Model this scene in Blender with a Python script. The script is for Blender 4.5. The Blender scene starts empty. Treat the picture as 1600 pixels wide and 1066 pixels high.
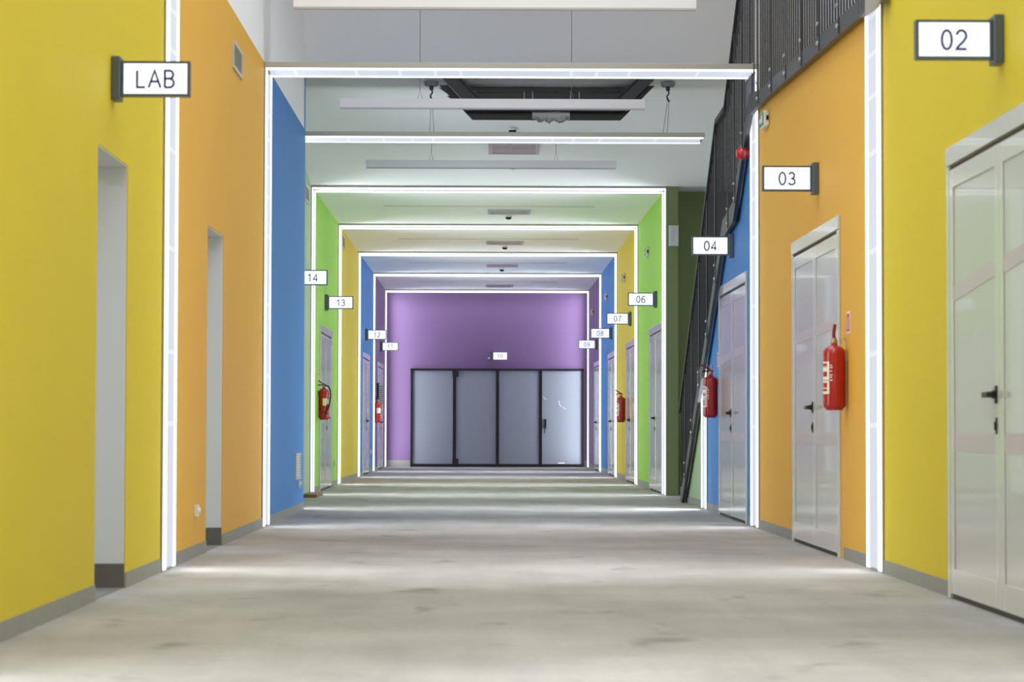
import bpy, math, random
from mathutils import Matrix, Vector
random.seed(7)
S = bpy.context.scene
COL = S.collection
PI = math.pi

# ------------------------------------------------------------------ camera
F_PX = 3778.0
cam_d = bpy.data.cameras.new('camera')
cam = bpy.data.objects.new('camera', cam_d); COL.objects.link(cam)
cam_d.sensor_fit = 'HORIZONTAL'; cam_d.sensor_width = 36.0
cam_d.lens = F_PX / 1600 * 36.0
cam_d.clip_start = 0.1; cam_d.clip_end = 200
pit, yaw, rol = 0.0368278, 0.0112557, 0.00227827
fw = Vector((math.sin(yaw)*math.cos(pit), math.cos(yaw)*math.cos(pit), math.sin(pit)))
rt = Vector((math.cos(yaw), -math.sin(yaw), 0)); up = rt.cross(fw)
rt2 = rt*math.cos(rol) + up*math.sin(rol); up2 = up*math.cos(rol) - rt*math.sin(rol)
M = Matrix.Identity(4)
for i in range(3):
    M[i][0] = rt2[i]; M[i][1] = up2[i]; M[i][2] = -fw[i]
M[2][3] = 0.88
cam.matrix_world = M
cam_d.dof.use_dof = True; cam_d.dof.focus_distance = 33.0; cam_d.dof.aperture_fstop = 5.0
S.camera = cam

# ------------------------------------------------------------------ exposure, world
S.view_settings.view_transform = 'Standard'; S.view_settings.look = 'None'
S.view_settings.gamma = 1.0; S.view_settings.exposure = -0.2
S.view_settings.use_curve_mapping = False
W = bpy.data.worlds.new('world'); S.world = W; W.use_nodes = True
W.node_tree.nodes['Background'].inputs[0].default_value = (0.78, 0.88, 1.0, 1)
W.node_tree.nodes['Background'].inputs[1].default_value = 3.3
LED = (0.88, 0.93, 1.0)
LEG_W, BEAM_W = 38.0, 21.0

# ------------------------------------------------------------------ dimensions
XL, XR, XL2, XR2 = -1.993, 2.470, -2.353, 2.457
ZT = 4.19
Y0 = -6.0
F0, F1, F2, F2B, F3, F4, F5, F6, F7 = 8.17, 14.93, 21.68, 26.75, 32.60, 38.66, 44.72, 50.74, 56.78
YEND = 57.42
DW = 0.56

# ------------------------------------------------------------------ helpers
def lin(r, g, b):
    f = lambda c: (c/255/12.92) if c/255 <= .04045 else ((c/255+.055)/1.055)**2.4
    return (f(r), f(g), f(b), 1)
def mat(name, rgb, rough=.5, metal=0., spec=.5, emit=None, es=0., noise=0., nscale=8., bump=0., bscale=60., coat=0.):
    m = bpy.data.materials.new(name); m.use_nodes = True
    nt = m.node_tree; b = nt.nodes['Principled BSDF']
    c = lin(*rgb)
    b.inputs['Base Color'].default_value = c
    b.inputs['Roughness'].default_value = rough
    b.inputs['Metallic'].default_value = metal
    b.inputs['Specular IOR Level'].default_value = spec
    b.inputs['Coat Weight'].default_value = coat
    if emit:
        b.inputs['Emission Color'].default_value = (*emit, 1); b.inputs['Emission Strength'].default_value = es
    tc = nt.nodes.new('ShaderNodeTexCoord')
    if noise:
        n = nt.nodes.new('ShaderNodeTexNoise'); n.inputs['Scale'].default_value = nscale; n.inputs['Detail'].default_value = 5
        nt.links.new(tc.outputs['Object'], n.inputs['Vector'])
        mx = nt.nodes.new('ShaderNodeMixRGB'); mx.blend_type = 'MIX'
        mx.inputs[1].default_value = tuple(x*(1-noise) for x in c[:3])+(1,)
        mx.inputs[2].default_value = tuple(min(1, x*(1+noise)) for x in c[:3])+(1,)
        nt.links.new(n.outputs['Fac'], mx.inputs[0]); nt.links.new(mx.outputs[0], b.inputs['Base Color'])
    if bump:
        n2 = nt.nodes.new('ShaderNodeTexNoise'); n2.inputs['Scale'].default_value = bscale; n2.inputs['Detail'].default_value = 3
        nt.links.new(tc.outputs['Object'], n2.inputs['Vector'])
        bp = nt.nodes.new('ShaderNodeBump'); bp.inputs['Strength'].default_value = bump; bp.inputs['Distance'].default_value = .01
        nt.links.new(n2.outputs['Fac'], bp.inputs['Height']); nt.links.new(bp.outputs[0], b.inputs['Normal'])
    return m

class MB:
    def __init__(s): s.v = []; s.f = []
    def box(s, x0, x1, y0, y1, z0, z1):
        n = len(s.v)
        s.v += [(x, y, z) for x in (x0, x1) for y in (y0, y1) for z in (z0, z1)]
        s.f += [tuple(n+i for i in q) for q in ((0,1,3,2),(4,6,7,5),(0,4,5,1),(2,3,7,6),(0,2,6,4),(1,5,7,3))]
        return s
    def prism(s, pts, axis, a, b):
        """polygon pts extruded along axis 0/1/2 from a to b"""
        n = len(s.v); k = len(pts)
        def mk(p, t):
            if axis == 0: return (t, p[0], p[1])
            if axis == 1: return (p[0], t, p[1])
            return (p[0], p[1], t)
        s.v += [mk(p, a) for p in pts] + [mk(p, b) for p in pts]
        s.f += [tuple(n+i for i in range(k)), tuple(n+k+i for i in reversed(range(k)))]
        s.f += [(n+i, n+k+i, n+k+(i+1) % k, n+(i+1) % k) for i in range(k)]
        return s
    def lathe(s, prof, c, axis='z', seg=24):
        """prof: (radius, height) list, closed by caps, around axis through c"""
        n = len(s.v); k = len(prof)
        for j in range(seg):
            a = 2*PI*j/seg; ca, sa = math.cos(a), math.sin(a)
            for r, h in prof:
                if axis == 'z': s.v.append((c[0]+r*ca, c[1]+r*sa, c[2]+h))
                elif axis == 'x': s.v.append((c[0]+h, c[1]+r*ca, c[2]+r*sa))
                else: s.v.append((c[0]+r*ca, c[1]+h, c[2]+r*sa))
        for j in range(seg):
            j2 = (j+1) % seg
            for i in range(k-1):
                s.f.append((n+j*k+i, n+j2*k+i, n+j2*k+i+1, n+j*k+i+1))
        s.f.append(tuple(n+j*k for j in range(seg)))
        s.f.append(tuple(n+j*k+k-1 for j in reversed(range(seg))))
        return s
    def tube(s, pts, r, seg=10):
        pts = [Vector(p) for p in pts]; n = len(s.v); k = len(pts)
        for i, p in enumerate(pts):
            t = (pts[min(i+1, k-1)] - pts[max(i-1, 0)]).normalized()
            a = Vector((0, 0, 1)) if abs(t.z) < .9 else Vector((1, 0, 0))
            u = t.cross(a).normalized(); w = t.cross(u)
            for j in range(seg):
                q = p + (u*math.cos(2*PI*j/seg) + w*math.sin(2*PI*j/seg))*r
                s.v.append(tuple(q))
        for i in range(k-1):
            for j in range(seg):
                j2 = (j+1) % seg
                s.f.append((n+i*seg+j, n+i*seg+j2, n+(i+1)*seg+j2, n+(i+1)*seg+j))
        s.f.append(tuple(n+j for j in range(seg))); s.f.append(tuple(n+(k-1)*seg+j for j in reversed(range(seg))))
        return s
    def build(s, name, m, parent=None, smooth=False, bevel=0., off=(0, 0, 0)):
        me = bpy.data.meshes.new(name)
        me.from_pydata([(v[0]-off[0], v[1]-off[1], v[2]-off[2]) for v in s.v], [], s.f)
        me.materials.append(m)
        import bmesh
        bm = bmesh.new(); bm.from_mesh(me); bmesh.ops.recalc_face_normals(bm, faces=bm.faces); bm.to_mesh(me); bm.free()
        if smooth:
            me.polygons.foreach_set('use_smooth', [True]*len(me.polygons))
            me.set_sharp_from_angle(angle=math.radians(40))
        o = bpy.data.objects.new(name, me); COL.objects.link(o)
        if parent: o.parent = parent
        if bevel:
            b = o.modifiers.new('bevel', 'BEVEL'); b.width = bevel; b.segments = 2; b.limit_method = 'ANGLE'
        return o
def tag(o, label, cat, group=None, kind=None):
    o['label'] = label; o['category'] = cat
    if group: o['group'] = group
    if kind: o['kind'] = kind
    return o
def thing(name, loc, label, cat, group=None, kind=None, rz=0.):
    o = bpy.data.objects.new(name, None); COL.objects.link(o); o.location = loc; o.rotation_euler = (0, 0, rz)
    o.empty_display_size = .1
    return tag(o, label, cat, group, kind)
def B(x0, x1, y0, y1, z0, z1): return MB().box(x0, x1, y0, y1, z0, z1)
def dup(o, parent=None):
    c = o.copy(); COL.objects.link(c); c.parent = parent
    for ch in list(o.children): dup(ch, c)
    return c
def arc(cx, cy, rx, ry, a0, a1, n=18):
    return [(cx+rx*math.cos(math.radians(a0+(a1-a0)*i/n)), cy+ry*math.sin(math.radians(a0+(a1-a0)*i/n))) for i in range(n+1)]
GLYPH = {
 '0': (.60, [arc(.30, .5, .245, .47, 0, 360, 32)]),
 '1': (.60, [[(.10, .74), (.22, .82), (.34, .97), (.34, .03)]]),
 '2': (.60, [arc(.29, .70, .235, .27, 170, -25, 18)+[(.36, .38), (.14, .18), (.055, .035), (.545, .035)]]),
 '3': (.60, [arc(.28, .735, .205, .235, 160, -88, 16)+arc(.28, .265, .245, .235, 88, -162, 20)]),
 '4': (.60, [[(.42, .03), (.42, .95), (.04, .28), (.56, .28)]]),
 '6': (.60, [arc(.30, .30, .235, .265, 0, 360, 28), arc(.355, .40, .295, .565, 52, 180, 16)]),
 '7': (.60, [[(.05, .94), (.54, .94), (.40, .70), (.28, .40), (.22, .03)]]),
 '8': (.60, [arc(.30, .745, .195, .215, 0, 360, 26), arc(.30, .285, .245, .25, 0, 360, 28)]),
 '9': (.60, [arc(.30, .70, .235, .265, 0, 360, 28), arc(.245, .60, .295, .565, 232, 360, 16)]),
 'L': (.56, [[(.08, .97), (.08, .035), (.52, .035)]]),
 'A': (.70, [[(.02, .02), (.35, .97), (.68, .02)], [(.14, .36), (.56, .36)]]),
 'B': (.66, [[(.08, .035), (.08, .965), (.32, .965)]+arc(.34, .745, .20, .22, 85, -88, 12)+[(.10, .52)], [(.32, .52)]+arc(.34, .28, .235, .245, 85, -88, 14)+[(.08, .035)]]),
}
def text(name, body, size, m, parent, loc, rot, depth=.0015, sw=.060):
    """thin sans lettering as extruded strokes, one mesh, cap height = size"""
    mb = MB(); w = sum(GLYPH[c][0] for c in body)+.14*(len(body)-1); x0 = -w/2
    for c in body:
        for st in GLYPH[c][1]:
            p = [((x0+q[0])*size, (q[1]-.5)*size) for q in st]; k = len(p); h = sw*size
            cl = math.dist(p[0], p[-1]) < 1e-6; L_, R_ = [], []
            for i in range(k):
                a = p[i-1] if i else (p[-2] if cl else p[0]); b = p[i+1] if i < k-1 else (p[1] if cl else p[-1])
                d0 = (p[i][0]-a[0], p[i][1]-a[1]); d1 = (b[0]-p[i][0], b[1]-p[i][1])
                n0 = math.hypot(*d0) or 0; n1 = math.hypot(*d1) or 0
                if n0 < 1e-9: d0, n0 = d1, n1
                if n1 < 1e-9: d1, n1 = d0, n0
                u0 = (-d0[1]/n0, d0[0]/n0); u1 = (-d1[1]/n1, d1[0]/n1)
                mx, my = u0[0]+u1[0], u0[1]+u1[1]; q = math.hypot(mx, my) or 1
                mx, my = mx/q, my/q; f = min(2.2, 1/max(.3, mx*u0[0]+my*u0[1]))
                L_.append((p[i][0]+mx*h*f, p[i][1]+my*h*f)); R_.append((p[i][0]-mx*h*f, p[i][1]-my*h*f))
            n = len(mb.v)
            for i in range(k): mb.v += [(*L_[i], 0), (*R_[i], 0), (*R_[i], depth), (*L_[i], depth)]
            for i in range(k-1):
                for e in range(4):
                    mb.f.append((n+4*i+e, n+4*i+(e+1) % 4, n+4*i+4+(e+1) % 4, n+4*i+4+e))
            mb.f += [(n, n+1, n+2, n+3), (n+4*k-4, n+4*k-1, n+4*k-2, n+4*k-3)]
        x0 += GLYPH[c][0]+.14
    o = mb.build(name, m, parent); o.location = loc; o.rotation_euler = rot
    return o

# ------------------------------------------------------------------ materials
YEL = mat('yellow_paint', (211, 190, 26), .55, spec=.25, bump=.05, bscale=150, noise=.03, nscale=1.5)
ORA = mat('orange_paint', (222, 171, 58), .55, spec=.25, bump=.05, bscale=150, noise=.03, nscale=1.5)
BLU = mat('blue_paint', (62, 130, 198), .55, spec=.25, bump=.05, bscale=150, noise=.03, nscale=1.5)
GRN = mat('green_paint', (150, 202, 72), .55, spec=.25, bump=.05, bscale=150, noise=.03, nscale=1.5)
PUR = mat('purple_paint', (126, 100, 141), .55, spec=.25, bump=.05, bscale=150, noise=.03, nscale=1.5)
SAGE_LIT = mat('lit_sage_paint', (160, 182, 140), .55, bump=.05, bscale=150)  # LED wash on the side walls put into a paler green
GRN_SHADE = mat('shaded_green_paint', (118, 132, 86), .55, bump=.05, bscale=150)  # green paint facing away from the LEDs, its shade put into the colour
WHI = mat('white_plaster', (240, 241, 243), .6, bump=.04, bscale=120, noise=.015, nscale=2)
REV = mat('grey_reveal', (205, 206, 204), .6)
PLINTH = mat('grey_plinth', (140, 141, 134), .6, noise=.10, nscale=14)
DPLINTH = mat('dark_plinth', (92, 88, 80), .5, noise=.1, nscale=20)
DFLOOR = mat('dark_recess_floor', (120, 118, 112), .5)
ALU = mat('aluminium_profile', (176, 171, 162), .38, metal=.55)
LACQ = mat('lacquer_door', (206, 207, 204), .15, spec=.5, coat=.3, bump=.10, bscale=4)
LACQ2 = mat('lacquer_panel', (198, 199, 197), .18, spec=.5, coat=.3, bump=.12, bscale=3)
GAP = mat('shadow_gap', (60, 60, 58), .7)
TAPE = mat('protective_tape', (196, 184, 190), .22, spec=.6)
BLK = mat('black_metal', (20, 21, 24), .35)
BLKF = mat('black_frame', (14, 14, 18), .4)
GLASS = mat('grey_frosted_glass', (142, 147, 158), .40, spec=.3)
STEEL = mat('charcoal_steel', (66, 66, 70), .45, metal=.35)
STEEL2 = mat('dark_charcoal_steel', (44, 44, 48), .5, metal=.2)
SCREW = mat('bright_bolt', (225, 225, 225), .25, metal=.7)
SIGN = mat('sign_housing', (88, 98, 108), .4, metal=.3)
SIGNON = mat('sign_panel', (150, 154, 165), .5, emit=(.88, .92, 1.0), es=1.2)
INK = mat('navy_lettering', (46, 50, 112), .5)
PEND = mat('pendant_white', (236, 234, 238), .45)
PENDL = mat('pendant_lens', (190, 190, 196), .35)
RED = mat('red_enamel', (168, 14, 20), .25, coat=.4)
RED2 = mat('dark_red_plastic', (130, 10, 18), .35)
BRASS = mat('brass_valve', (180, 160, 120), .3, metal=.8)
PAPER = mat('white_sticker', (232, 226, 210), .5)
CREAM = mat('cream_sticker', (226, 214, 160), .5)
REDP = mat('red_print', (186, 52, 56), .5)
PINKW = mat('sign_white', (232, 220, 222), .4)
GRILLE = mat('grille_frame', (190, 188, 176), .45)
GRILLD = mat('grille_dark', (42, 44, 46), .9, spec=.1)
PLAS = mat('white_plastic', (222, 220, 212), .4)
GREENP = mat('green_pictogram', (60, 120, 96), .4)
CAS = mat('mauve_cassette', (190, 176, 188), .35)
CONC = mat('grey_mortar', (205, 208, 210), .9, noise=.2, nscale=20, bump=.6, bscale=25)
WOOD = mat('brown_plank', (130, 104, 74), .7, noise=.2, nscale=12)
WIRE = mat('steel_wire', (120, 122, 128), .4, metal=.4)
GCUP = mat('grey_cup', (128, 134, 138), .5)
EBOX = mat('electrical_box', (200, 204, 204), .4)

# LED diffuser: two bright edge lines with a calmer lens between, faint joints
def led_mat(name, col, st):
    m = bpy.data.materials.new(name); m.use_nodes = True
    b = m.node_tree.nodes['Principled BSDF']
    b.inputs['Base Color'].default_value = (.16, .17, .19, 1); b.inputs['Roughness'].default_value = .6; b.inputs['Specular IOR Level'].default_value = .1
    b.inputs['Emission Color'].default_value = (*col, 1); b.inputs['Emission Strength'].default_value = st
    return m
LENS = led_mat('led_lens', (.84, .90, 1.0), .74)
TUBE = led_mat('led_tube', (.95, .97, 1.0), 2.0)
JOINT = led_mat('led_joint', (.90, .94, 1.0), .86)

# floor: dusty screed with stains, scuffs and wheel marks
def floor_mat():
    m = bpy.data.materials.new('dusty_screed'); m.use_nodes = True
    nt = m.node_tree; b = nt.nodes['Principled BSDF']; L = nt.links
    tc = nt.nodes.new('ShaderNodeTexCoord')
    def noise(sc, det, scale3=(1, 1, 1), dist=0.):
        mp = nt.nodes.new('ShaderNodeMapping'); mp.inputs['Scale'].default_value = scale3
        n = nt.nodes.new('ShaderNodeTexNoise'); n.inputs['Scale'].default_value = sc; n.inputs['Detail'].default_value = det
        n.inputs['Distortion'].default_value = dist
        L.new(tc.outputs['Object'], mp.inputs[0]); L.new(mp.outputs[0], n.inputs['Vector']); return n
    def ramp(src, p0, c0, p1, c1):
        r = nt.nodes.new('ShaderNodeValToRGB'); e = r.color_ramp.elements
        e[0].position = p0; e[0].color = c0; e[1].position = p1; e[1].color = c1
        L.new(src.outputs['Fac'], r.inputs[0]); return r
    def mix(mode, fac, a, bb):
        x = nt.nodes.new('ShaderNodeMixRGB'); x.blend_type = mode; x.inputs[0].default_value = fac
        L.new(a, x.inputs[1]); L.new(bb, x.inputs[2]); return x.outputs[0]
    g = lambda v: (v, v, v, 1)
    base = ramp(noise(.9, 6), .3, lin(150, 145, 139), .7, lin(176, 172, 167))
    fine = ramp(noise(26, 8), .25, g(.90), .75, g(1.06))
    streak = ramp(noise(1.6, 5, (3.0, .35, 1), .4), .3, g(.93), .7, g(1.05))
    stain = ramp(noise(2.1, 3, (1, .7, 1), .5), .27, (.50, .55, .52, 1), .37, g(1.0))
    speck = ramp(noise(55, 2), .20, g(.55), .29, g(1.0))
    c = mix('MULTIPLY', 1, base.outputs[0], fine.outputs[0])
    c = mix('MULTIPLY', 1, c, streak.outputs[0]); c = mix('MULTIPLY', .8, c, stain.outputs[0]); c = mix('MULTIPLY', .5, c, speck.outputs[0])
    wv = nt.nodes.new('ShaderNodeTexWave'); wv.wave_type = 'RINGS'; wv.rings_direction = 'Z'
    mp = nt.nodes.new('ShaderNodeMapping'); mp.inputs['Location'].default_value = (6, -9, 0)
    wv.inputs['Scale'].default_value = .22; wv.inputs['Distortion'].default_value = 1.2; wv.inputs['Detail'].default_value = 1
    L.new(tc.outputs['Object'], mp.inputs[0]); L.new(mp.outputs[0], wv.inputs['Vector'])
    wr = ramp(wv, .0, g(.93), .012, g(1.0))
    c = mix('MULTIPLY', .7, c, wr.outputs[0])
    L.new(c, b.inputs['Base Color'])
    b.inputs['Roughness'].default_value = .62; b.inputs['Specular IOR Level'].default_value = .35
    n = noise(40, 6); bp = nt.nodes.new('ShaderNodeBump'); bp.inputs['Strength'].default_value = .15; bp.inputs['Distance'].default_value = .01
    L.new(n.outputs['Fac'], bp.inputs['Height']); L.new(bp.outputs[0], b.inputs['Normal'])
    return m
FLOOR = floor_mat()

# ------------------------------------------------------------------ shell
def struct(o, label, cat): return tag(o, label, cat, kind='structure')
struct(B(-5.9, 4.2, Y0, YEND+.3, -.2, 0).build('floor', FLOOR), 'dusty beige screed floor running the length of the corridor', 'floor')

def wall_open(x0, x1, y0, y1, zt, oy0, oy1, oz):
    return MB().box(x0, x1, y0, oy0, 0, zt).box(x0, x1, oy1, y1, 0, zt).box(x0, x1, oy0, oy1, oz, zt)
N1, N2 = (12.42, 13.47), (17.36, 18.42)
struct(wall_open(XL-.2, XL, Y0, F1, ZT, *N1, 2.35).build('wall_left', YEL), 'yellow left wall with LAB sign, nearest the viewer', 'wall')
struct(wall_open(XL-.2, XL, F1, F2, ZT, *N2, 2.35).build('wall_left', ORA), 'orange left wall between the two nearest light portals', 'wall')
YB = 26.70
struct(MB().box(XL-.36, XL, F2, YB, 0, ZT).box(XL-.36, XL, YB-.19, YB, ZT, 4.86).build('wall_left', BLU), 'blue left wall with low louvred grille, behind the second portal', 'wall')
struct(MB().box(XL-.2, XL, Y0, YB-.19, ZT, 7.2).box(XL-.2, XL, YB-.19, YB, 4.86, 7.2).build('wall_left', WHI), 'white upper left wall above the painted band', 'wall')
struct(B(XL2-.2, XL2, YB, F3, 0, 5.0).build('wall_left', SAGE_LIT), 'light-washed sage left wall strip just before the green portal', 'wall')
for a, b, m, n in ((F3, F4, GRN, 'green'), (F4, F5, YEL, 'far yellow'), (F5, F6, BLU, 'far blue'), (F6, YEND, PUR, 'far purple')):
    struct(B(XL2-.2, XL2, a, b, 0, 4.3).build('wall_left', m), n+' left wall section of the low corridor', 'wall')
    struct(B(XR2, XR2+.2, a if a != F3 else 33.32, b, 0, 4.3).build('wall_right', m), n+' right wall section of the low corridor', 'wall')

# stair line on the right: (Y, z) of the underside of the stringer
SL = [(29.95, 0.0), (28.66, .68), (26.59, 1.83), (24.80, 2.85), (23.77, 2.94), (22.94, 3.46), (22.27, 3.80), (21.33, 3.79), (14.79, 3.55), (12.0, 3.45)]
def slz(y):
    for (a, za), (b, zb) in zip(SL, SL[1:]):
        if b <= y <= a: return za + (zb-za)*(a-y)/(a-b)
    return 0 if y > SL[0][0] else SL[-1][1]
def rwall(y0, y1, m, label):
    ys = sorted({y0, y1, *[p[0] for p in SL if y0 < p[0] < y1]})
    pts = [(y0, 0), (y1, 0)] if slz(y1) > .01 else [(y0, 0)]
    pts += [(y, max(slz(y), 0.0)) for y in reversed(ys)]
    struct(MB().prism(pts, 0, XR, XR+.15).build('wall_right', m), label, 'wall')
struct(B(XR, XR+.15, Y0, F1, 0, 7.2).build('wall_right', YEL), 'yellow right wall with door 02, running past the frame edge', 'wall')
rwall(F1, F2, ORA, 'orange right wall around door 03')
rwall(F2, F2B, BLU, 'blue right wall around door 04 under the stair')
rwall(F2B, 29.95, SAGE_LIT, 'light-washed sage right wall wedge under the lowest stair flight')
struct(B(3.85, 4.05, Y0, 33.5, 0, 7.2).build('wall_right', WHI), 'white stairwell wall behind the balustrade', 'wall')
struct(B(3.835, 3.848, 15.0, 30.0, 3.9, 5.25).build('wall_right', ORA), 'thin orange band on the stairwell wall behind the bars', 'wall')  # thin orange panel just off the white wall, seen between the bars
struct(B(2.62, 3.85, 33.32, 33.5, 0, 4.8).build('wall_back', GRN_SHADE), 'shaded olive green recess wall behind the stair foot', 'wall')
struct(B(XR2, 2.61, F3, 33.32, 0, ZT).build('wall_right', GRN_SHADE), 'shaded olive green pier at the mouth of the low corridor carrying a box', 'wall')
struct(B(-2.6, 2.7, YEND, YEND+.2, 0, 4.5).build('wall_back', PUR), 'purple end wall above the black framed doors', 'wall')

struct(MB().box(-2.2, -1.2, Y0-.2, Y0, 0, 7.2).box(1.7, 4.05, Y0-.2, Y0, 0, 7.2).box(-1.2, 1.7, Y0-.2, Y0, 2.5, 7.2).build('wall_back', WHI), 'white wall added behind the viewer to cut daylight, around the entrance opening', 'wall')  # unseen wall added to close the open end and dim the near walls
ZC = 4.182
CS = (4.79-ZC)/(F3-27.2)
def ceilz(y): return ZC if y >= F3 else (ZC+CS*(F3-y) if y >= 27.2 else (4.79+(27.2-y)*.32 if y > 26.7 else min(7.05, 4.95+(26.7-y)*2.15)))
struct(B(-2.6, 4.0, F3, YEND+.2, ZC, ZC+.15).build('ceiling', WHI), 'white flat ceiling of the low corridor', 'ceiling')
struct(MB().prism([(F3, ZC), (F3, ZC+.15), (27.2, 4.94), (26.78, 5.08), (25.80, 7.2), (25.62, 7.2), (26.70, 4.95), (27.2, 4.79)][::-1], 0, -2.6, 4.0).build('ceiling', WHI), 'white raked ceiling where the hall drops to the low corridor', 'ceiling')
struct(MB().box(-2.3, 4.05, 20.8, 25.8, 7.05, 7.2).box(-2.3, 4.05, Y0, 4.0, 7.05, 7.2).box(-2.3, -1.5, 4.0, 20.8, 7.05, 7.2).box(2.6, 4.05, 4.0, 20.8, 7.05, 7.2).build('ceiling', WHI), 'white high hall ceiling around an added daylight opening', 'ceiling')  # unseen opening left in the ceiling so sky light brightens the hall

# baseboards (unpainted grey plinth strips)
def bb(side, x, y0, y1, label, z=.085):
    d = .006 if side == 'left' else -.006
    struct(B(min(x, x+d), max(x, x+d), y0, y1, 0, z).build('baseboard_'+side, PLINTH), label, 'baseboard')
for a, b, t in ((Y0, N1[0], 'left of the near doorway'), (N1[1], F1, 'between near doorway and first portal')): bb('left', XL, a, b, 'grey plinth strip under yellow wall, '+t)
for a, b, t in ((F1+DW, N2[0], 'before the doorway'), (N2[1], F2, 'beyond the doorway')): bb('left', XL, a, b, 'grey plinth strip under orange left wall, '+t)
bb('left', XL, F2+DW, YB, 'grey plinth strip under blue left wall')
bb('left', XL2, F3+DW, 34.5, 'grey plinth strip under green left wall before its door')
bb('left', XL2, 37.1, F4, 'grey plinth strip under green left wall past its door')
bb('left', XL2, F4+DW, F5, 'grey plinth strip under far yellow left wall')
bb('left', XL2, F5+DW, 46.5, 'grey plinth strip under far blue left wall')
bb('left', XL2, 49.2, F6, 'grey plinth strip under far blue left wall past door')
bb('left', XL2, F6+DW, 53.0, 'grey plinth strip under far purple left wall')
bb('right', XR, Y0, 10.2, 'grey plinth strip under right yellow wall nearest the viewer')
bb('right', XR, 12.82, F1, 'grey plinth strip under right yellow wall past door 02')
bb('right', XR, F1+DW, 16.6, 'grey plinth strip under orange right wall before door 03')
bb('right', XR, 19.32, F2, 'grey plinth strip under orange right wall past door 03')
bb('right', XR, F2+DW, 22.6, 'grey plinth strip under blue right wall before door 04')
bb('right', XR, 25.38, F2B, 'grey plinth strip under blue right wall past door 04')
bb('right', XR, F2B+DW, 29.7, 'grey plinth strip under sage wedge wall')
bb('right', XR2, 36.0, F4, 'grey plinth strip under far green right wall', .10)
bb('right', XR2, 42.0, F5, 'grey plinth strip under far yellow right wall', .10)
bb('right', XR2, 48.0, F6, 'grey plinth strip under far blue right wall', .10)
bb('right', XR2, 54.1, F7, 'grey plinth strip under far purple right wall', .10)
struct(MB().box(-2.35, -1.76, YEND-.01, YEND, 0, .16).box(2.37, 2.45, YEND-.01, YEND, 0, .16).build('baseboard_back', PLINTH), 'grey plinth at the foot of the purple end wall', 'baseboard')

# ------------------------------------------------------------------ doorway recesses in the left wall
def niche(idx, ny, label):
    y0, y1 = ny; xb = XL-.36
    t = thing('door_%d' % idx, (XL, (y0+y1)/2, 0), label, 'doorway', kind='structure')
    o = (XL, (y0+y1)/2, 0)
    MB().box(xb, XL-.005, y1-.012, y1, .135, 2.34).box(xb, XL-.005, y0, y0+.012, .135, 2.34).build('reveal', REV, t, off=o)
    B(xb, XL-.005, y0, y1, 2.34, 2.35).build('lintel_lining', REV, t, off=o)
    MB().box(xb, XL-.003, y1-.022, y1, .004, .134).box(xb, XL-.003, y0, y0+.022, .004, .134).build('dark_skirting', DPLINTH, t, off=o)
    B(xb, XL-.01, y0+.022, y1-.022, 0, .004).build('threshold', DFLOOR, t, off=o)
niche(10, N1, 'grey lined open doorway in the near yellow left wall')
niche(11, N2, 'grey lined open doorway in the orange left wall')
# side room behind the doorways
xa, xb, ya, yb = -5.8, XL-.36, 10.2, 20.4
struct(MB().box(xa-.1, xa, ya, yb, 0, 2.9).box(xa, xb, ya-.1, ya, 0, 2.9).box(xa, xb, yb, yb+.1, 0, 2.9).build('wall_side_room', WHI), 'white walls of the side room behind the left doorways', 'wall')
struct(MB().box(xb, xb+.15, ya, N1[0], 0, 2.9).box(xb, xb+.15, N1[1], N2[0], 0, 2.9).box(xb, xb+.15, N2[1], yb, 0, 2.9).box(xb, xb+.15, *N1, 2.35, 2.9).box(xb, xb+.15, *N2, 2.35, 2.9).build('wall_side_room', WHI), 'white inner face of the left wall toward the side room', 'wall')
struct(B(xa, xb, ya, yb, 2.9, 3.0).build('ceiling', WHI), 'white side room ceiling', 'ceiling')
for y in (11.4, 15.4, 19.0):
    t = thing('ceiling_panel_light', (-3.9, y, 2.9), 'square ceiling panel light in the side room', 'ceiling light', 'side room panel lights')
    B(-.3, .3, -.3, .3, -.02, 0).build('frame', ALU, t)
    l = bpy.data.lights.new('panel_light', 'AREA'); l.size = .55; l.energy = 46; l.color = LED
    q = bpy.data.objects.new('panel_light', l); COL.objects.link(q); q.parent = t; q.location = (0, 0, -.03)

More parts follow.
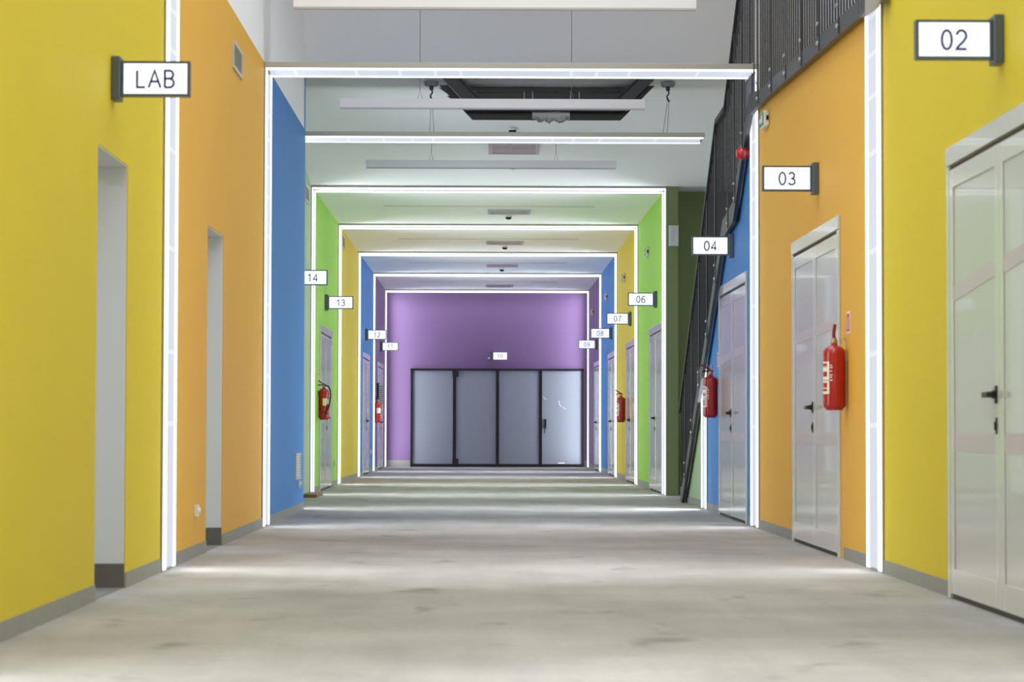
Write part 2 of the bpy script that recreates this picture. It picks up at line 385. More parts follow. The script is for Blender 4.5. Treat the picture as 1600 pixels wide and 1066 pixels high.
# ------------------------------------------------------------------ light portals
def area(parent, loc, rot, sx, sy, w, spread):
    l = bpy.data.lights.new('led_light', 'AREA'); l.shape = 'RECTANGLE'; l.size = sx; l.size_y = sy
    l.energy = w; l.color = LED; l.spread = math.radians(spread)
    o = bpy.data.objects.new('led_light', l); COL.objects.link(o); o.parent = parent; o.location = loc; o.rotation_euler = rot
def portal(y, xl, xr, label, legs=('L', 'R'), zt=ZT, face=.055, xb1=None, ztop_r=None, k=1.0, kl=1.0, spread=58, td=.006):
    xl += .0015; xr -= .0015
    t = thing('light_portal', (0, y, 0), label, 'light portal', 'glowing portals across the corridor')
    o = (0, y, 0); xb1 = xr if xb1 is None else xb1
    zu = zt-face
    # beam
    bm = MB().box(xl, xb1, y, y+DW, zu+.004, zt-.001).build('beam', ALU, t, bevel=.003, off=o)
    B(xl+.03, xb1-.03, y+.085, y+DW-.085, zu-.002, zu+.006).build('diffuser', LENS, bm, off=o)
    for a in (y+.012, y+DW-.085): B(xl+.012, xb1-.012, a, a+.073, zu-td, zu+.006).build('led_strip', TUBE, bm, off=o)
    xs = [xl+.25+q for q in (0, .55, .95, 1.27, 1.5)] + [xb1-.55-q for q in (0, .62, .92, 1.15)]
    for x in xs: B(x, x+.028, y+.085, y+DW-.085, zu-.0035, zu+.002).build('diffuser_joint', JOINT, bm, off=o)
    area(t, ((xl+xb1)/2, DW/2, zu-.012), (0, 0, 0), xb1-xl-.1, DW-.1, BEAM_W*k, spread)
    for sd in legs:
        x = xl if sd == 'L' else xr; s = 1 if sd == 'L' else -1
        h = zu if sd == 'L' or ztop_r is None else ztop_r
        lg = MB().box(min(x+s*.001, x+s*.012), max(x+s*.001, x+s*.012), y, y+DW, 0.0, h).build('leg', ALU, t, off=o)
        xi = x+s*.012
        def slab(a, b, z0, z1, d): return (min(xi, xi+s*d), max(xi, xi+s*d), a, b, z0, z1)
        MB().box(*slab(y+.095, y+DW-.095, .02, h-.02, .006)).build('diffuser', LENS, lg, off=o)
        for a in (y+.01, y+DW-.095): MB().box(*slab(a, a+.085, .012, h-.005, .012)).build('led_strip', TUBE, lg, off=o)
        for z in (.9, 1.35, 2.0, 2.62, 2.98, 3.25, 3.5, 3.72):
            if z < h-.1: MB().box(*slab(y+.095, y+DW-.095, z, z+.03, .008)).build('diffuser_joint', JOINT, lg, off=o)
        area(t, (xi+s*.02, DW/2, h/2), (0, -s*PI/2, 0), h-.1, DW-.1, LEG_W*kl, 140)
    return t
portal(1.4, XL, XR, 'white light portal beside the viewer on yellow walls, off frame')
portal(F0, XL, XR, 'white light portal on the near yellow walls, below the frame edge')
p1 = portal(F1, XL, XR, 'widest white light portal, between yellow and orange walls')
portal(F2, XL, XR, 'second white light portal with free-hanging beam, between orange and blue walls')
portal(F2B, XL2, XR, 'white light beam hung behind the blue walls, right leg partly behind the stair', xb1=2.44, ztop_r=1.60, kl=1.7)
portal(F3, XL2, XR2, 'white light portal framing the green wall section', face=.03, zt=4.180, td=.013, kl=1.85, k=1.3)
portal(F4, XL2, XR2, 'white light portal between the green and far yellow sections', face=.03, zt=4.180, td=.013, kl=1.85, k=1.3)
portal(F5, XL2, XR2, 'white light portal between the far yellow and far blue sections', face=.03, zt=4.180, td=.013, kl=1.85, k=1.3)
portal(F6, XL2, XR2, 'white light portal between the far blue and purple sections', face=.03, zt=4.180, td=.013, kl=1.85, k=1.3)
portal(F7, XL2, XR2, 'smallest white light portal, against the purple end wall', face=.03, zt=4.180, td=.013, kl=1.55, spread=120)

# ------------------------------------------------------------------ double doors
def double_door(idx, side, x, y0, y1, label, tape=None):
    """y0 < y1; side R faces -X, L faces +X"""
    s = -1 if side == 'R' else 1
    yc = (y0+y1)/2; o = (x, yc, 0)
    t = thing('door_%d' % idx, (x, yc, 0), label, 'double door', kind='structure')
    def bx(mb, d0, d1, a, b, z0, z1): return mb.box(min(x+s*d0, x+s*d1), max(x+s*d0, x+s*d1), a, b, z0, z1)
    H = 2.38
    f = MB(); bx(f, 0, .018, y0, y0+.065, 0, H-.10); bx(f, 0, .018, y1-.065, y1, 0, H-.10)
    f.build('door_frame', LACQ, t, bevel=.004, off=o)
    bx(MB(), 0, .022, y0, y1, H-.098, H).build('fascia', LACQ, t, bevel=.004, off=o)
    bx(MB(), 0, .002, y0+.066, y1-.066, .0, H-.10).build('backing', GAP, t, off=o)
    for a, b, far in ((y0+.071, yc-.004, False), (yc+.004, y1-.071, True)):
        lf = bx(MB(), .003, .007, a, b, .028, H-.122).build('leaf', LACQ2, t, off=o)
        r = MB()
        bx(r, .007, .015, a, a+.09, .028, H-.122); bx(r, .007, .015, b-.09, b, .028, H-.122)
        bx(r, .007, .015, a+.09, b-.09, H-.122-.10, H-.122); bx(r, .007, .015, a+.09, b-.09, .028, .16)
        r.build('stile_frame', LACQ, lf, bevel=.005, off=o)
        if far:
            h = MB(); hy = yc+.06
            bx(h, .015, .024, hy-.022, hy+.022, 1.012, 1.098)
            bx(h, .024, .040, hy-.016, hy+.016, 1.036, 1.076)
            bx(h, .040, .066, hy-.016, hy+.115, 1.041, 1.069)
            h.build('handle', BLK, lf, bevel=.004, off=o)
            k = MB(); bx(k, .015, .021, hy-.014, hy+.014, .865, .945); bx(k, .021, .028, hy-.008, hy+.008, .885, .925)
            k.build('lock_cover', BLK, lf, bevel=.003, off=o)
        if tape:
            bx(MB(), .0072, .010, a+.09, b-.09, .775, .87).build('tape_strip', TAPE, lf, off=o)
            pz = 1.56 if far else 1.56+tape
            xa, xb_ = sorted((x+s*.0072, x+s*.010))
            MB().prism([(a+.09, pz+tape), (b-.09, pz), (b-.09, pz+.08), (a+.09, pz+.08+tape)], 0, xa, xb_).build('tape_strip', TAPE, lf, off=o)
    return t
double_door(2, 'R', XR, 10.22, 12.80, 'nearest glossy grey double door under sign 02', .07)
double_door(3, 'R', XR, 16.74, 19.28, 'glossy grey double door under sign 03 in the orange wall', .02)
double_door(4, 'R', XR, 22.70, 25.36, 'glossy grey double door under sign 04 in the blue wall', .03)
double_door(6, 'R', XR2, 33.34, 35.88, 'pale double door under sign 06 in the green wall')
double_door(7, 'R', XR2, 39.30, 41.86, 'pale double door under sign 07 in the far yellow wall')
double_door(8, 'R', XR2, 45.36, 47.92, 'pale double door under sign 08 in the far blue wall')
double_door(9, 'R', XR2, 51.46, 54.03, 'pale double door under sign 09 in the purple wall')
double_door(13, 'L', XL2, 34.50, 37.06, 'pale double door under sign 13 in the green left wall')
double_door(12, 'L', XL2, 46.52, 49.15, 'pale double door under sign 12 in the far blue left wall')
double_door(14, 'L', XL2, 53.05, 55.75, 'pale double door under sign 11 in the purple left wall')

# end door: black frame, four grey glass leaves
def end_door():
    y = YEND; t = thing('door_1', (.3, y, 0), 'wide black framed door of four grey glass leaves in the end wall', 'glass door', kind='structure')
    o = (.3, y, 0); x0, x1, h = -1.755, 2.355, 2.335
    MB().box(x0, x1, y-.07, y, h-.045, h).box(x0, x0+.05, y-.07, y, 0, h).box(x1-.05, x1, y-.07, y, 0, h).build('door_frame', BLKF, t, off=o)
    xs = [x0+.05, -.715, .305, 1.325, x1-.05]
    for i in range(4):
        a, b = xs[i]+(.004 if i else 0), xs[i+1]-(.004 if i < 3 else 0)
        lf = B(a, b, y-.04, y-.025, .075, h-.05).build('glass_leaf', GLASS, t, off=o)
        MB().box(a, b, y-.055, y-.012, .012, .075).box(b-.034 if i < 3 else b-.002, b, y-.055, y-.012, .075, h-.05).box(a, a+(.034 if i else .002), y-.055, y-.012, .075, h-.05).build('black_rail', BLKF, lf, off=o)
        if i == 0:
            for z in (h-.20, .06): B(b-.045, b+.10, y-.075, y-.05, z, z+.14).build('hinge_fitting', BLK, lf, off=o)
        if i == 3:
            hd = B(a+.085, a+.135, y-.06, y-.04, .92, 1.14).build('lock_plate', BLK, lf, off=o)
            MB().tube([(a+.11, y-.06, .98), (a+.11, y-.10, .98), (a+.09, y-.10, .80)], .012).build('handle', BLK, lf, off=o)
            B(a+.42, a+.57, y-.042, y-.040, .085, .115).build('sticker', PAPER, lf, off=o)
            sc = MB()
            for px, pz, qx, qz in ((.06, 1.69, .09, 1.63), (.09, 1.63, .14, 1.61), (.43, 1.58, .44, 1.48), (.44, 1.50, .50, 1.43), (.52, 1.43, .60, 1.37)):
                sc.tube([(a+px, y-.041, pz), (a+qx, y-.041, qz)], .006, 5)
            sc.build('chalk_scratch', PAPER, lf, off=o)
end_door()

# ------------------------------------------------------------------ number signs
def sign(txt, side, x, y, label, z=2.75):
    """box sign standing out from the wall, lit on both faces"""
    t = thing('number_sign', (x, y, z), label, 'sign', 'illuminated number signs')
    s = -1 if side == 'R' else 1
    MB().box(min(0, s*.048), max(0, s*.048), -.065, .065, -.117, .117).build('mount', SIGN, t, bevel=.006)
    a, b = s*.050, s*.415; x0, x1 = min(a, b), max(a, b)
    hz = .094
    MB().box(x0, x1, -.032, .032, -hz, -hz+.012).box(x0, x1, -.032, .032, hz-.012, hz).box(x0, x0+.013, -.032, .032, -hz+.012, hz-.012).box(x1-.013, x1, -.032, .032, -hz+.012, hz-.012).build('housing', SIGN, t)
    for k in (-1, 1):
        B(x0+.013, x1-.013, min(k*.018, k*.027), max(k*.018, k*.027), -hz+.012, hz-.012).build('light_panel', SIGNON, t)
    c = (x0+x1)/2
    text('lettering', txt, .096, INK, t, (c, -.029, -.002), (PI/2, 0, 0))
    text('lettering', txt, .096, INK, t, (c, .029, -.002), (PI/2, 0, PI))
    return t
sign('02', 'R', XR, 11.49, 'lit sign reading 02 on the near yellow wall')
sign('03', 'R', XR, 17.87, 'lit sign reading 03 on the orange wall')
sign('04', 'R', XR, 23.97, 'lit sign reading 04 on the blue wall before the stair', z=2.715)
sign('06', 'R', XR2, 34.46, 'lit sign reading 06 on the green right wall')
sign('07', 'R', XR2, 40.49, 'lit sign reading 07 on the far yellow wall')
sign('08', 'R', XR2, 46.60, 'lit sign reading 08 on the far blue wall')
sign('09', 'R', XR2, 52.68, 'lit sign reading 09 on the purple right wall')
sign('LAB', 'L', XL, 12.89, 'lit sign reading LAB above the near left doorway')
sign('14', 'L', XL2, 29.75, 'lit sign reading 14, half hidden by the blue wall edge')
sign('13', 'L', XL2, 35.59, 'lit sign reading 13 on the green left wall')
sign('12', 'L', XL2, 47.60, 'lit sign reading 12 on the far blue left wall')
sign('11', 'L', XL2, 54.30, 'lit sign reading 11 on the purple left wall')
def sign10():
    t = thing('number_sign', (.34, YEND, 2.635), 'lit sign reading 10 above the black framed end door', 'sign', 'illuminated number signs')
    MB().box(-.20, -.155, -.14, 0, -.12, .12).build('mount', SIGN, t)
    MB().box(-.15, .20, -.12, -.06, -.095, -.083).box(-.15, .20, -.12, -.06, .083, .095).box(-.15, -.137, -.12, -.06, -.083, .083).box(.187, .20, -.12, -.06, -.083, .083).build('housing', SIGN, t)
    B(-.137, .187, -.115, -.105, -.083, .083).build('light_panel', SIGNON, t)
    B(-.137, .187, -.075, -.065, -.083, .083).build('light_panel', SIGNON, t)
    text('lettering', '10', .096, INK, t, (.025, -.117, -.002), (PI/2, 0, 0))
    MB().lathe([(0, 0), (.025, 0), (.025, .05), (0, .06)], (-.24, -.02, -.05), 'y', 12).build('sensor', PLAS, t)
sign10()

# ------------------------------------------------------------------ balustrade and stair
TOP = [(30.16, 1.14), (25.40, 4.16), (24.45, 4.18), (23.94, 4.53), (23.21, 5.04), (22.27, 5.68), (12.0, 5.30)]
def interp(T, y):
    for (a, za), (b, zb) in zip(T, T[1:]):
        if b <= y <= a: return za + (zb-za)*(a-y)/(a-b)
    return T[0][1] if y > T[0][0] else T[-1][1]
XB = 2.410
KB = XB/2.45
def slb(y): return .88+KB*(slz(y/KB)-.88) if y/KB < SL[0][0] else 0.0
def topb(y): return .88+KB*(interp(TOP, y/KB)-.88)
def balustrade(ya, yb, label, n_post):
    """ya < yb"""
    t = thing('stair_balustrade', (XB, (ya+yb)/2, 0), label, 'balustrade', 'dark steel bar balustrade along the stair')
    o = (XB, (ya+yb)/2, 0)
    ys = sorted({ya, yb, *[p[0]*KB for p in SL if ya < p[0]*KB < yb]})
    lo = [(y, slb(y)) for y in ys]; hi = [(y, z+(.19 if 21.8 < y else .12)) for y, z in lo]
    MB().prism(lo+hi[::-1], 0, XB-.008, XB+.028).build('stringer', STEEL, t, off=o)
    ys = sorted({ya, yb, *[p[0]*KB for p in TOP if ya < p[0]*KB < yb]})
    tp = [(y, topb(y)) for y in ys]
    MB().prism(tp+[(y, z-.05) for y, z in reversed(tp)], 0, XB-.03, XB+.028).build('handrail', STEEL2, t, off=o)
    n = int((yb-ya)/.132)
    for i in range(n):
        y = ya+.06+i*(yb-ya-.12)/max(1, n-1)
        z0 = max(slb(y)+.03, .03); z1 = topb(y)-.03
        if z1-z0 < .1 or (any(f*.976-.03 < y < (f+DW)*.976 for f in (F1, F2)) and i % 2): continue
        if any(f-.02 < y < f+DW+.02 for f in (F1, F2)):      # the bar is cut where a light beam passes
            B(XB-.010, XB+.006, y-.006, y+.006, z0, ZT-.085).build('baluster', STEEL, t, off=o); z0 = ZT+.01
        B(XB-.007, XB+.005, y-.0045, y+.0045, z0, z1).build('baluster', STEEL, t, off=o)
    for i in range(n_post):
        y = ya+.25+(yb-ya-.5)*(i+.5)/n_post
        z = slb(y); z1 = topb(y)-.04
        if F2-.03 < y < F2+DW+.03 or F1-.03 < y < F1+DW+.03: continue
        ps = B(XB-.018, XB-.008, y-.02, y+.02, z+.01, z1).build('post', STEEL, t, off=o)
        for dz in (.06, .20): MB().lathe([(0, 0), (.016, 0), (.016, -.012), (0, -.014)], (XB-.018, y, z+dz), 'x', 10).build('bolt', SCREW, ps, off=o)
    return t
balustrade(24.40, 29.66, 'lowest sloping run of dark steel bars, foot on the floor', 5)
balustrade(21.90, 24.40, 'short dark bar run at the stair landing over door 04', 3)
ub = balustrade(14.62, 21.90, 'upper dark bar run above the orange right wall', 7)
MB().prism([(14.60, 3.50), (14.64, 3.465), (15.08, 3.485), (15.14, 3.52), (15.14, 4.10), (14.60, 4.10)], 0, 2.392, 2.4015).build('end_cap', ALU, ub, off=(XB, (14.62+21.90)/2, 0))
def stairs():
    t = thing('staircase', (3.2, 27, 0), 'grey stair rising behind the dark balustrade on the right', 'staircase', kind='structure')
    o = (3.2, 27, 0); x0, x1 = 2.63, 3.84
    n = 17; pts = [(29.7, 0)]
    ty, tz = (29.7-24.8)/n, 3.02/n
    for i in range(n): pts += [(29.7-i*ty, (i+1)*tz), (29.7-(i+1)*ty, (i+1)*tz)]
    pts += [(24.8, 3.02), (23.77, 3.02)]
    pts = pts[:-2]+[(23.77, 3.02)]
    m = 5; ty2, tz2 = (23.77-22.3)/m, (3.86-3.02)/m
    for i in range(m): pts += [(23.77-i*ty2, 3.02+(i+1)*tz2), (23.77-(i+1)*ty2, 3.02+(i+1)*tz2)]
    pts += [(19.5, 3.86), (19.5, 3.64), (22.3, 3.64), (23.77, 2.80), (24.8, 2.80), (29.3, 0)]
    q = [pts[0]]
    for p in pts[1:]:
        if abs(p[0]-q[-1][0])+abs(p[1]-q[-1][1]) > 1e-5: q.append(p)
    MB().prism(q, 0, x0, x1).build('flight', PLINTH, t, off=o)
    B(x0, x1, 12.0, 19.5, 3.64, 3.86).build('gallery_slab', PLINTH, t, off=o)
stairs()

# ------------------------------------------------------------------ pendants
def pendant(y, zb, label, wires=True, zc=None):
    t = thing('pendant_light', (.07, y, zb), label, 'pendant light', 'long unlit white pendant lights')
    B(-1.555, 1.56, -.03, .03, .012, .105).build('housing', PEND, t, bevel=.003)
    B(-1.55, 1.555, -.027, .027, 0, .012).build('lens', PENDL, t)
    if wires:
        for x in (-.74, .81):
            zt = (zc or ceilz(y))-zb
            w = MB().tube([(x, 0, .19), (x, 0, zt)], .0035, 6)
            w.tube([(x-.025, 0, .105), (x, 0, .19), (x+.025, 0, .105)], .0035, 6)
            w.build('suspension_wire', WIRE, t)
            MB().lathe([(0, -.025), (.02, -.025), (.04, 0), (0, 0)], (x, 0, zt-.002), 'z', 14).build('ceiling_cup', PLAS, t)
pendant(18.6, 4.13, 'nearest pendant, cut by the top of the photo', zc=7.05)
pendant(24.6, 4.155, 'white pendant in front of the black steel hopper frame')
pendant(30.0, 4.13, 'pale pendant just below the hung light beam')
for y, n in ((35.6, 'green'), (41.7, 'far yellow'), (47.7, 'far blue'), (53.8, 'purple')):
    t = thing('recessed_light', (.06, y, ZC), 'slim unlit line light flush in the %s section ceiling' % n, 'ceiling light', 'flush line lights in the low ceiling')
    MB().box(-1.56, 1.56, -.035, -.030, -.006, .0).box(-1.56, 1.56, .030, .035, -.006, 0).build('trim_frame', GRILLE, t)
    B(-1.55, 1.55, -.030, .030, -.003, 0).build('lens', PEND, t)

# ------------------------------------------------------------------ ceiling devices
def cassette(xa, xb, ya, yb, label):
    yc = (ya+yb)/2; z = ceilz(yc); t = thing('ceiling_cassette', ((xa+xb)/2, yc, z), label, 'air cassette', 'square air cassettes in the ceiling')
    w, d = (xb-xa)/2, (yb-ya)/2
    t.rotation_euler = (-math.atan(CS) if yc < F3 else 0, 0, 0)
    MB().box(-w, w, -d, -d+.05, -.02, 0).box(-w, w, d-.05, d, -.02, 0).box(-w, -w+.05, -d+.05, d-.05, -.02, 0).box(w-.05, w, -d+.05, d-.05, -.02, 0).build('frame', CAS, t)
    p = MB()
    for i in range(7):
        y = -d+.09+i*(2*d-.2)/6; p.box(-w+.06, w-.06, y, y+.04, -.016, -.006)
    p.build('grille_slats', CAS, t); B(-w+.05, w-.05, -d+.05, d-.05, -.004, 0).build('backing', CAS, t)
cassette(.04, .68, 30.05, 30.65, 'pale square cassette behind the third pendant')
cassette(.04, .68, 36.10, 36.75, 'mauve square cassette in the green section ceiling')
cassette(.02, .67, 42.10, 42.80, 'mauve square cassette in the far yellow section ceiling')
cassette(.03, .66, 48.00, 48.70, 'mauve square cassette in the far blue section ceiling')
cassette(.02, .65, 54.80, 55.60, 'mauve square cassette in the purple section ceiling')
def detector(x, y, label):
    t = thing('smoke_detector', (x, y, ceilz(y)), label, 'smoke detector', 'smoke detectors on the ceiling')
    MB().lathe([(0, -.03), (.055, -.03), (.06, 0), (0, 0)], (0, 0, 0), 'z', 20).build('base', PLAS, t, smooth=True)
    MB().lathe([(0, -.062), (.028, -.062), (.045, -.05), (.045, -.03), (0, -.03)], (0, 0, 0), 'z', 20).build('sensor_head', GRILLD, t, smooth=True)
detector(.33, 29.3, 'smoke detector above the third pendant')
detector(.36, 31.3, 'smoke detector just below the third pendant')
detector(.36, 37.1, 'smoke detector beside the green section cassette')
detector(.355, 43.3, 'smoke detector beside the far yellow section cassette')
detector(.345, 49.3, 'smoke detector beside the far blue section cassette')

# cable hangers holding the hung beam
def hanger(x, xe, label, slant=0.):
    y = 27.16; z = ceilz(y)
    t = thing('cable_hanger', (x, y, z), label, 'cable hanger', 'cable hangers of the hung beam')
    MB().lathe([(0, -.045), (.070, -.045), (.082, -.02), (.082, .0), (0, .0)], (0, 0, 0), 'z', 24).build('ceiling_cup', GCUP, t, smooth=True)
    MB().lathe([(0, -.09), (.022, -.09), (.025, -.045), (0, -.045)], (0, 0, 0), 'z', 14).build('neck', STEEL, t)
    MB().tube([(.0, 0, -.08), (.012, 0, -.12), (-.012, 0, -.155), (-.004, 0, -.17)], .009, 8).tube([(-.01, 0, -.165), (.0, 0, -.19), (.018, 0, -.215)], .010, 8).build('hook', BLK, t)
    MB().tube([(.0, 0, -.17), (xe-x, 0, ZT-z)], .003, 6).tube([(.012, 0, -.2), (xe-x+.05, 0, ZT-z)], .003, 6).build('cable', WIRE, t)
hanger(-.61, -.63, 'cable hanger left of the black steel frame')
hanger(2.06, 2.00, 'cable hanger right of the black steel frame')

# black steel hopper frame under the raked ceiling
def hopper():
    y0, y1 = 27.02, 27.60
    t = thing('steel_hopper_frame', (.70, y0, 4.8), 'black steel hopper frame narrowing downwards from the ceiling', 'steel frame')
    o = (.70, y0, 4.8)
    def P(pts, a, b, name, m): return MB().prism(pts, 1, a, b).build(name, m, t, off=o)
    bl = lambda z: -.145-(z-4.377)*.97      # outline of the rear plate, left and right
    br = lambda z: 1.525+(z-4.377)*.98
    fl = lambda z: -.17-(z-4.5)*.95         # outline of the front side plates
    fr = lambda z: 1.565+(z-4.5)*1.03
    P([(bl(4.377), 4.377), (br(4.377), 4.377), (br(4.466), 4.466), (bl(4.466), 4.466)], y0+.14, y0+.17, 'bottom_plate', BLKF)
    P([(bl(4.466)+.02, 4.467), (br(4.466)-.02, 4.467), (br(4.50)-.02, 4.502), (bl(4.50)+.02, 4.502)], y0+.04, y0+.20, 'ledge', STEEL)
    P([(fl(4.516)+.18, 4.515), (fr(4.516)-.18, 4.515), (fr(4.73)-.18, 4.731), (fl(4.73)+.18, 4.731)], y0+.36, y0+.38, 'back_panel', STEEL)
    P([(fl(4.73)+.17, 4.732), (fr(4.73)-.17, 4.732), (fr(4.766)-.17, 4.767), (fl(4.766)+.17, 4.767)], y0+.30, y0+.36, 'top_rail', BLKF)
    for f, g, s in ((fl, bl, 1), (fr, br, -1)):
        P([(g(4.466), 4.467), (g(4.77), 4.77), (g(4.77)+s*.10, 4.77), (g(4.466)+s*.10, 4.467)], y0+.14, y0+.17, 'rear_side_plate', BLKF)
        P([(f(4.503), 4.503), (f(5.15), 5.15), (f(5.15)+s*.185, 5.15), (f(4.503)+s*.185, 4.503)], y0+.05, y0+.08, 'side_plate', STEEL)
        P([(f(4.503)+s*.186, 4.503), (f(5.15)+s*.186, 5.15), (f(5.15)+s*.205, 5.15), (f(4.503)+s*.205, 4.503)], y0+.0, y0+.36, 'side_flange', BLKF)
    for z in (4.735, 4.64): P([(bl(z)-.03, z), (bl(z)+.01, z), (bl(z-.09)+.01, z-.09), (bl(z-.07), z-.07)], y0+.10, y0+.135, 'tooth_plate', BLKF)
    for x in (-.10, .44, .96, 1.50): B(x, x+.095, y0+.36, y0+.44, 4.767, 5.1).build('hanger_post', STEEL, t, off=o)
    B(.545, .95, y0+.40, y0+.42, 4.768, 4.85).build('dark_infill', BLKF, t, off=o)
    for x in (.435, .53, .965, 1.06): B(x, x+.010, y0+.33, y0+.36, 4.516, 4.731).build('stiffener', GRILLE, t, off=o)
hopper()
def mortar():
    mb = MB(); nx, nz = 30, 7; x0, x1, y = .527, .947, 27.12
    vs = []
    for i in range(nx+1):
        for j in range(nz+1):
            u = i/nx; w = j/nz
            zb = 4.356+.012*math.sin(u*23)+.022*random.random()-.02*math.sin(u*PI)
            z = 4.465+(zb-4.465)*w
            vs.append((x0+(x1-x0)*u+.01*w*math.sin(u*9), y-.05*math.sin(PI*min(1, max(0, w*.9+.05)))-.012*random.random(), z))
    n = len(vs)
    mb.v = vs+[(a, 27.145, c) for a, b_, c in vs]
    k = nz+1
    for i in range(nx):
        for j in range(nz):
            a = i*k+j; mb.f.append((a, a+k, a+k+1, a+1)); mb.f.append((n+a, n+a+1, n+a+k+1, n+a+k))
    for i in range(nx):
        a = i*k; mb.f.append((a, n+a, n+a+k, a+k)); a = i*k+nz; mb.f.append((a, a+k, n+a+k, n+a))
    for j in range(nz):
        mb.f.append((j, j+1, n+j+1, n+j)); a = nx*k+j; mb.f.append((a, n+a, n+a+1, a+1))
    tag(mb.build('mortar_lump', CONC, smooth=True), 'rough grey mortar lump on the lower edge of the black frame', 'mortar')
mortar()

# ------------------------------------------------------------------ wall devices
def grille(side, x, y0, y1, z0, z1, label, light=False, n=9):
    s = 1 if side == 'L' else -1
    t = thing('vent_grille', (x, (y0+y1)/2, (z0+z1)/2), label, 'vent grille', 'vent grilles on the walls')
    w, h = (y1-y0)/2, (z1-z0)/2
    def bx(mb, d0, d1, a, b, c, d): return mb.box(min(s*d0, s*d1), max(s*d0, s*d1), a, b, c, d)
    f = MB(); b = .025
    bx(f, 0, .014, -w, w, h-b, h); bx(f, 0, .014, -w, w, -h, -h+b); bx(f, 0, .014, -w, -w+b*1.6, -h+b, h-b); bx(f, 0, .014, w-b*1.6, w, -h+b, h-b)
    f.build('frame', GRILLE, t)
    bx(MB(), 0, .003, -w+b, w-b, -h+b, h-b).build('backing', GRILLE if light else GRILLD, t)
    sl = MB()
    for i in range(n):
        z = -h+b+(i+.5)*(2*h-2*b)/n
        bx(sl, .003, .009, -w+b*1.6, w-b*1.6, z-(.004 if light else .002), z+(.005 if light else .003))
    sl.build('slats', PLAS if light else GRILLE, t)
grille('L', XL, 18.95, 19.66, 3.73, 3.95, 'vent grille high on the orange left wall')
grille('L', XL2, 31.45, 32.12, 3.87, 4.09, 'vent grille high on the sage strip beside the blue wall edge')
grille('L', XL2, 39.62, 40.36, 3.87, 4.09, 'vent grille high on the far yellow left wall')
grille('L', XL, 25.48, 26.20, .35, .63, 'pale louvred grille low on the blue left wall', True, 8)
def outlet(x, y, z, label, s=1):
    t = thing('wall_socket', (x, y, z), label, 'socket', 'small white wall sockets')
    MB().box(0, s*.03, -.045, .045, -.04, .04).build('plate', PLAS, t, bevel=.004)
    MB().lathe([(0, 0), (.022, 0), (.022, s*.012), (0, s*.012)], (s*.03, 0, 0), 'x', 14).build('cover', PLAS, t)
outlet(XL, 16.68, .32, 'white socket low on the orange left wall')
outlet(XL, 25.88, .30, 'white socket under the louvred grille on the blue wall')
outlet(XL2, 37.75, .36, 'white socket past the green left door')
outlet(XL2, 49.75, .42, 'white socket past the far blue left door')

def exit_box(x, y, z, label):
    t = thing('exit_luminaire', (x, y, z), label, 'exit light', 'emergency exit lights on the right wall')
    B(-.05, 0, -.17, .17, -.07, .07).build('case', PLAS, t, bevel=.012)
    B(-.054, -.05, -.155, .155, -.055, .055).build('green_panel', GREENP, t)
    m = MB().box(-.057, -.054, -.03, .01, -.035, .035).box(-.057, -.054, .03, .10, -.012, .012).prism([(.10, -.03), (.10, .03), (.135, 0)], 0, -.057, -.054).prism([(-.10, -.04), (-.08, -.04), (-.05, .035), (-.075, .04)], 0, -.057, -.054)
    m.build('pictogram', PLAS, t)
    B(-.03, -.01, -.176, -.17, -.02, .02).build('cable_entry', GRILLD, t)
exit_box(XR, 21.07, 3.60, 'exit light on the orange wall beside the second portal')
exit_box(XR2, 36.3, 3.56, 'exit light on the green right wall')
exit_box(XR2, 42.4, 3.56, 'exit light on the far yellow right wall')
exit_box(XR2, 48.5, 3.56, 'exit light on the far blue right wall')
exit_box(XR2, 54.7, 3.56, 'exit light on the purple right wall')

t = thing('alarm_sounder', (XR, 22.34, 3.45), 'red round fire alarm sounder high on the blue wall', 'alarm sounder')
MB().lathe([(0, 0), (.045, 0), (.045, -.05), (0, -.05)], (0, 0, 0), 'x', 20).build('base', RED2, t)
MB().lathe([(0, -.05), (.052, -.05), (.058, -.07), (.056, -.115), (.035, -.14), (0, -.143)], (0, 0, 0), 'x', 24).build('horn', RED, t, smooth=True)
MB().lathe([(.0585, -.078), (.061, -.082), (.061, -.088), (.0585, -.092)], (0, 0, 0), 'x', 24).build('ring', RED2, t, smooth=True)

t = thing('electrical_box', (2.548, F3, 3.51), 'pale rectangular box high on the olive pier', 'electrical box')
B(-.065, .065, -.04, 0, -.14, .14).build('case', EBOX, t, bevel=.005)
B(-.052, .052, -.046, -.04, -.125, .125).build('cover', EBOX, t, bevel=.003)
B(-.004, .004, -.052, -.046, -.08, .08).build('latch', GRILLE, t)

def pict(side, x, y, z, label, m=PINKW, w=.075, h=.075):
    s = 1 if side == 'L' else -1
    t = thing('extinguisher_notice', (x, y, z), label, 'notice', 'small extinguisher notices on walls')
    a, b = sorted((0, s*.003)); B(a, b, -w, w, -h, h).build('plate', m, t)
    a, b = sorted((s*.003, s*.004)); B(a, b, -w*.75, w*.75, -h*.8, h*.8).build('print', REDP, t)
    a, b = sorted((s*.004, s*.005)); MB().box(a, b, -w*.2, w*.2, -h*.6, h*.25).box(a, b, -w*.35, w*.1, h*.3, h*.45).build('symbol', PINKW, t)
pict('R', XR, 16.38, 1.615, 'small white and red notice above the extinguisher beside door 03')
pict('R', XR, 25.55, 1.63, 'small white and red notice at the edge of door 04')
pict('R', XR, 26.2, 1.50, 'red notice on blue wall behind the extinguisher', REDP, .09, .09)
pict('L', XL2, 34.15, 1.62, 'small notice on the green left wall beside its door')

